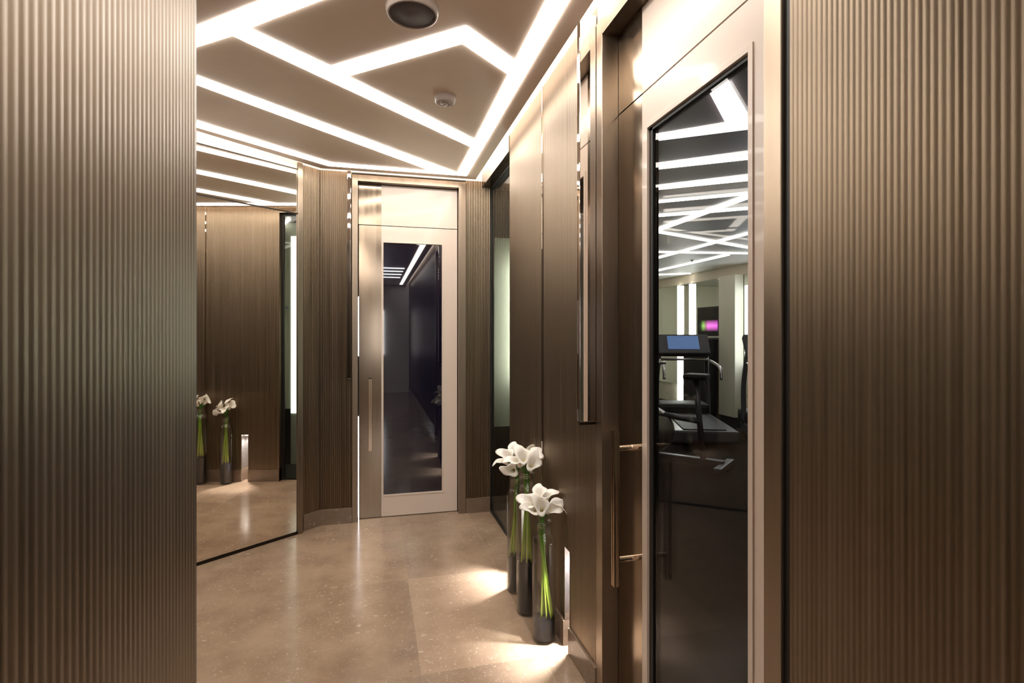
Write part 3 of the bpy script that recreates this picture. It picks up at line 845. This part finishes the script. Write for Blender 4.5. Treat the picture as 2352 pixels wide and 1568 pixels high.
# head offset (x, y, z above rim), direction, roll, size
HEADS = {
    'shortest': [
        ((-0.030, -0.012, 0.075), (-0.62, -0.10, 0.62), 0.5, 'spread wide at the left of'),
        ((-0.008, -0.026, 0.058), (-0.22, -0.62, 0.62), 0.2, 'opening to the viewer at the front of'),
        ((0.000, 0.012, 0.085), (-0.12, 0.10, 0.98), 5.9, 'standing upright at the top of'),
        ((0.018, -0.020, 0.050), (0.42, -0.55, 0.55), 5.6, 'leaning out at the front right of'),
        ((0.018, 0.004, 0.080), (0.30, -0.02, 0.92), 4.9, 'pointing up at the wall side of'),
        ((0.024, -0.010, 0.045), (0.62, -0.28, 0.45), 3.6, 'lowest at the wall side of'),
        ((-0.014, 0.018, 0.070), (-0.30, 0.45, 0.80), 1.0, 'hidden at the back of'),
        ((-0.022, -0.020, 0.050), (-0.50, -0.42, 0.55), 0.9, 'drooping at the front left of'),
    ],
    'tallest': [
        ((-0.022, -0.020, 0.085), (-0.22, -0.42, 0.85), 0.3, 'facing the viewer at the top front of'),
        ((0.014, -0.010, 0.080), (0.36, -0.22, 0.85), 5.7, 'pointing right at the wall side of'),
        ((-0.008, 0.016, 0.095), (-0.10, 0.20, 0.95), 0.6, 'standing upright at the top of'),
        ((0.026, 0.008, 0.066), (0.70, 0.05, 0.68), 4.6, 'leaning out farthest right of'),
        ((-0.034, 0.000, 0.070), (-0.60, -0.10, 0.70), 1.1, 'leaning out to the left of'),
        ((0.004, -0.028, 0.060), (0.10, -0.60, 0.65), 6.0, 'lowest at the front of'),
        ((0.010, 0.030, 0.080), (0.20, 0.55, 0.80), 3.3, 'hidden at the back of'),
    ],
    'farthest': [
        ((-0.030, -0.016, 0.140), (-0.55, -0.25, 0.75), 0.6, 'spread wide at the upper left of'),
        ((-0.020, -0.024, 0.095), (-0.42, -0.72, 0.15), 0.1, 'drooping lowest at the front of'),
        ((-0.008, 0.008, 0.150), (-0.15, 0.05, 0.97), 5.8, 'standing upright at the top of'),
        ((0.004, -0.026, 0.110), (0.10, -0.60, 0.70), 0.4, 'opening to the viewer in the middle of'),
        ((-0.036, 0.012, 0.110), (-0.72, 0.10, 0.55), 1.3, 'leaning out farthest left of'),
        ((0.018, 0.008, 0.120), (0.40, 0.10, 0.88), 5.2, 'leaning to the wall side of'),
        ((0.000, 0.026, 0.125), (-0.10, 0.50, 0.80), 4.4, 'hidden at the back of'),
    ],
}
for x, y, r, zt, zs, sd, which in V:
    t, sbm = vase(x, y, r, zt, zs, sd, VL[which])
    tag(link('black_sand', sbm, M['sand'], None, True, (x, y, 0)), 'black sand filling the foot of the %s vase' % which, 'sand', None, 'stuff')
    nlean = {'shortest': (-0.012, -0.006), 'tallest': (-0.004, -0.008), 'farthest': (0.002, -0.004)}[which]
    flean = {'shortest': (0.014, -0.004), 'tallest': (-0.004, 0.0), 'farthest': (-0.014, 0.0)}[which]
    sp, up = {'shortest': (0.9, 0.028), 'tallest': (1.0, -0.005), 'farthest': (1.0, -0.01)}[which]
    for i, (hd, dr, roll, lab) in enumerate(HEADS[which]):
        an = 2 * math.pi * i / len(HEADS[which]) + 0.5
        nr = 0.011
        foot = (flean[0] + (0.033 if i % 2 else 0.024) * math.cos(an + 2.2), flean[1] + 0.024 * math.sin(an + 2.2), sd + 0.004)
        neck = (nlean[0] + nr * math.cos(an), nlean[1] + nr * math.sin(an), zs + 0.016)
        head = (hd[0] * sp + (-0.012 if which == 'shortest' else 0.0), hd[1] * sp, zt + hd[2] - 0.035 + up)
        lily(x, y, foot, neck, head, dr, roll, 0.100 + 0.010 * math.sin(3 * i), 0.033 + 0.003 * math.cos(5 * i),
             'white calla %s the bunch in the %s vase' % (lab, which), 'callas in the %s vase' % which)
    # wire tie round the stems at the neck
    bm = bmesh.new()
    rr = 0.0165
    pts = [(x + nlean[0] + rr * math.cos(a_ * 0.35), y + nlean[1] + rr * math.sin(a_ * 0.35), zs + 0.030 + 0.0006 * a_) for a_ in range(56)]
    tube(bm, pts, 0.0011, 6)
    tag(link('stem_tie', bm, M['handle'], None, True, (x, y, zs)), 'thin wire tie round the stems at the neck of the %s vase' % which, 'wire tie', 'wire ties round the stems')

# ---------------------------------------------------------------- gym seen through the near door
GX = 6.3
struct('wall_gym', NB((GX, GX + 0.1, 6.6, 12.2, 0, 2.69), (1.0, GX, 12.1, 12.2, 0, 2.69)), M['gym_wall'], 'beige wall of the gym', 'wall')
struct('wall_gym_near', NB((GX, GX + 0.1, -1.5, 6.6, 0, 2.69), (1.0, GX, -1.6, -1.5, 0, 2.69)), M['gym_wall'], 'hidden side walls of the gym', 'wall')
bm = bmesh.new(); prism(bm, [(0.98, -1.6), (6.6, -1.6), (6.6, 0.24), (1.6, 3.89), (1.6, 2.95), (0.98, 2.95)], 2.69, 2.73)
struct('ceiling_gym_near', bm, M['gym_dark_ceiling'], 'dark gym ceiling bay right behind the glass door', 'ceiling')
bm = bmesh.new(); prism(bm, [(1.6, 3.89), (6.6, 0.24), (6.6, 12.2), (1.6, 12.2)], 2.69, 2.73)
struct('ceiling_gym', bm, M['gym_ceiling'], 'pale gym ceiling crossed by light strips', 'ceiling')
struct('trim_9', NB((GX - 0.03, GX, 6.6, 12.1, 2.50, 2.66)), M['gym_band'], 'cream woven band above the gym mirror', 'trim')
tag(link('gym_mirror', NB((GX - 0.02, GX - 0.001, 7.6, 12.0, 0.4, 2.495)), M['gym_mirror']), 'wide mirror on the gym wall under the woven band', 'mirror')

def gstrip(a, c, w_, label):
    a, c = Vector(a), Vector(c)
    d = (c - a).normalized(); n = Vector((-d.y, d.x)) * (w_ * 0.32)
    bm = bmesh.new()
    prism(bm, [tuple(p) for p in (a + n, c + n, c - n, a - n)], 2.672, 2.689)
    tag(link('gym_ceiling_light', bm, M['gym_strip']), label, 'light', 'gym ceiling light strips')
gstrip((1.30, 3.35), (2.75, 2.32), 0.034, 'first gym light strip from the top of the door glass')
gstrip((1.62, 2.29), (2.05, 2.71), 0.15, 'short wide gym light strip near the top of the door glass')
gstrip((1.90, 3.67), (3.0, 2.88), 0.034, 'second gym light strip from the top of the door glass')
gstrip((2.15, 4.21), (3.5, 3.20), 0.034, 'third gym light strip from the top of the door glass')
gstrip((2.35, 4.65), (4.0, 3.40), 0.034, 'fourth gym light strip from the top of the door glass')
gstrip((2.6, 5.2), (4.4, 3.87), 0.07, 'fifth gym light strip from the top of the door glass')
gstrip((3.24, 6.2), (3.24, 3.6), 0.11, 'gym light strip rising to the right across the middle of the door glass')
gstrip((4.42, 8.6), (4.42, 5.2), 0.09, 'lower gym light strip rising to the right in the door glass')
gstrip((3.3, 5.8), (5.6, 6.72), 0.07, 'gym light strip falling to the right in the door glass')
gstrip((3.0, 7.4), (6.2, 6.9), 0.07, 'gym light strip above the woven band')
gstrip((3.6, 11.4), (6.2, 9.6), 0.10, 'farthest gym light strip before the mirror')
gstrip((5.3, 11.6), (5.3, 7.2), 0.10, 'gym light strip running along the mirror')
for y, lb in ((10.10, 'left'), (9.66, 'right')):
    tag(link('light_column', NB((GX - 0.08, GX - 0.022, y - 0.035, y + 0.035, 0.02, 2.48), bevel=0.008), M['gym_column']),
        '%s of the two glowing vertical light columns in the gym' % lb, 'light', 'glowing light columns in the gym')
struct('pillar', NB((GX - 0.20, GX - 0.03, 8.10, 8.55, 0, 2.50)), M['gym_wall'], 'pale pillar beside the television in the gym', 'pillar')
tag(link('window_light', NB((GX - 0.06, GX - 0.025, 7.62, 8.02, 0.9, 2.3)), M['window_glow']), 'bright bluish window panel at the right of the gym', 'window')
t_ = thing('television', (GX - 0.05, 9.05, 1.7), 'black wall television with a pink glowing picture in the gym', 'television')
link('casing', NB((GX - 0.11, GX - 0.03, 8.66, 9.36, 1.42, 1.98), bevel=0.006), M['rubber'], t_)
link('screen', NB((GX - 0.115, GX - 0.1105, 8.69, 9.33, 1.46, 1.95)), M['tv_picture'], t_)
t_ = thing('cabinet', (GX - 0.2, 9.0, 0), 'tall dark cabinet under the gym television', 'cabinet')
link('body', NB((GX - 0.42, GX - 0.03, 8.62, 9.36, 0, 1.36), bevel=0.006), M['rubber'], t_)
link('top', NB((GX - 0.44, GX - 0.03, 8.60, 9.38, 1.36, 1.39)), M['machine'], t_)
sprinkler(5.14, 7.92, 2.69, 'small ceiling sprinkler in the gym, seen through the door glass')

def treadmill(loc, ang, label):
    t = thing('treadmill', (0, 0, 0), label, 'treadmill', 'treadmills in the gym')
    link('deck', NB((-0.42, 0.42, -1.55, 0.25, 0.04, 0.20), bevel=0.03), M['machine'], t)
    link('belt', NB((-0.27, 0.27, -1.50, -0.05, 0.195, 0.215)), M['rubber'], t)
    bm = NB((-0.40, 0.40, -0.02, 0.48, 0.05, 0.36), bevel=0.06); link('motor_cover', bm, M['rubber'], t)
    for s in (-1, 1):
        bm = bmesh.new(); tube(bm, spline([(s * 0.40, 0.10, 0.18), (s * 0.39, 0.16, 0.7), (s * 0.36, 0.08, 1.18)], 8), 0.035, 10)
        link('upright', bm, M['machine'], t, True)
        bm = bmesh.new(); tube(bm, spline([(s * 0.37, 0.08, 1.05), (s * 0.40, -0.25, 1.02), (s * 0.40, -0.62, 0.96), (s * 0.40, -0.70, 0.80)], 8), 0.022, 10)
        link('handrail', bm, M['machine_metal'], t, True)
    bm = NB((-0.40, 0.40, -0.05, 0.05, 1.12, 1.50), bevel=0.02)
    R = Matrix.Rotation(math.radians(-38), 4, 'X')
    def tilt(bm):
        for v in bm.verts:
            v.co = R @ (v.co - Vector((0, 0, 1.15))) + Vector((0, -0.02, 1.15))
        return bm
    c = link('console', tilt(bm), M['rubber'], t)
    link('screen', tilt(NB((-0.24, 0.24, -0.056, -0.0505, 1.20, 1.46))), M['screen_blue'], c)
    bm = bmesh.new(); tube(bm, [(-0.36, -0.06, 1.06), (0.36, -0.06, 1.06)], 0.02, 8); link('crossbar', bm, M['machine_metal'], t, True)
    t.location = loc; t.rotation_euler = (0, 0, ang)
    return t
treadmill((4.75, 7.55, 0), math.radians(-22), 'dark treadmill with blue screen before the light columns')
treadmill((5.45, 6.35, 0), math.radians(-22), 'dark treadmill half hidden at the right edge of the door glass')

def bike(loc, ang, label):
    t = thing('exercise_bike', (0, 0, 0), label, 'exercise bike')
    link('base_bar', NB((-0.28, 0.28, -0.56, -0.48, 0, 0.07), (-0.28, 0.28, 0.48, 0.56, 0, 0.07), (-0.04, 0.04, -0.52, 0.52, 0.03, 0.10), bevel=0.012), M['machine'], t)
    bm = bmesh.new(); lathe(bm, [(0.001, -0.03), (0.24, -0.03), (0.26, -0.015), (0.26, 0.015), (0.24, 0.03), (0.001, 0.03)], 0, 0, 40)
    bmesh.ops.rotate(bm, verts=bm.verts, cent=(0, 0, 0), matrix=Matrix.Rotation(math.pi / 2, 3, 'Y'))
    bmesh.ops.translate(bm, verts=bm.verts, vec=(0, 0.28, 0.36)); link('flywheel', bm, M['machine_metal'], t, True)
    bm = bmesh.new(); tube(bm, [(0, -0.30, 0.08), (0, -0.22, 0.95)], 0.032, 10); tube(bm, [(0, 0.22, 0.1), (0, 0.40, 1.05)], 0.032, 10); tube(bm, [(0, 0.30, 0.55), (0, -0.26, 0.50)], 0.035, 10)
    link('frame', bm, M['machine'], t, True)
    link('saddle', NB((-0.10, 0.10, -0.36, -0.10, 0.95, 1.02), bevel=0.03), M['rubber'], t)
    bm = bmesh.new(); tube(bm, spline([(-0.24, 0.20, 1.12), (-0.20, 0.42, 1.08), (0.20, 0.42, 1.08), (0.24, 0.20, 1.12)], 6), 0.018, 8); link('handlebar', bm, M['machine_metal'], t, True)
    t.location = loc; t.rotation_euler = (0, 0, ang)
bike((3.3, 5.4, 0), math.radians(40), 'dark exercise bike at the left of the door glass, before the treadmills')

# corridor end: a bright doorway light and a transverse strip, seen mirrored in the back door's glass
for y_, lb in ((-1.45, 'nearest'), (-1.95, 'second'), (-2.5, 'third'), (-3.1, 'farthest')):
    tag(link('ceiling_light', NB((-0.16, 0.56, y_ - 0.035, y_ + 0.035, HC - 0.012, HC - 0.001)), M['far_light']), '%s cross light strip over the corridor, mirrored small in the back door glass' % lb, 'light', 'cross light strips over the corridor')
tag(link('wall_light', NB((0.13, 0.24, -4.998, -4.96, 0.95, 2.05)), M['far_light']), 'upright wall light at the far end of the corridor', 'light')
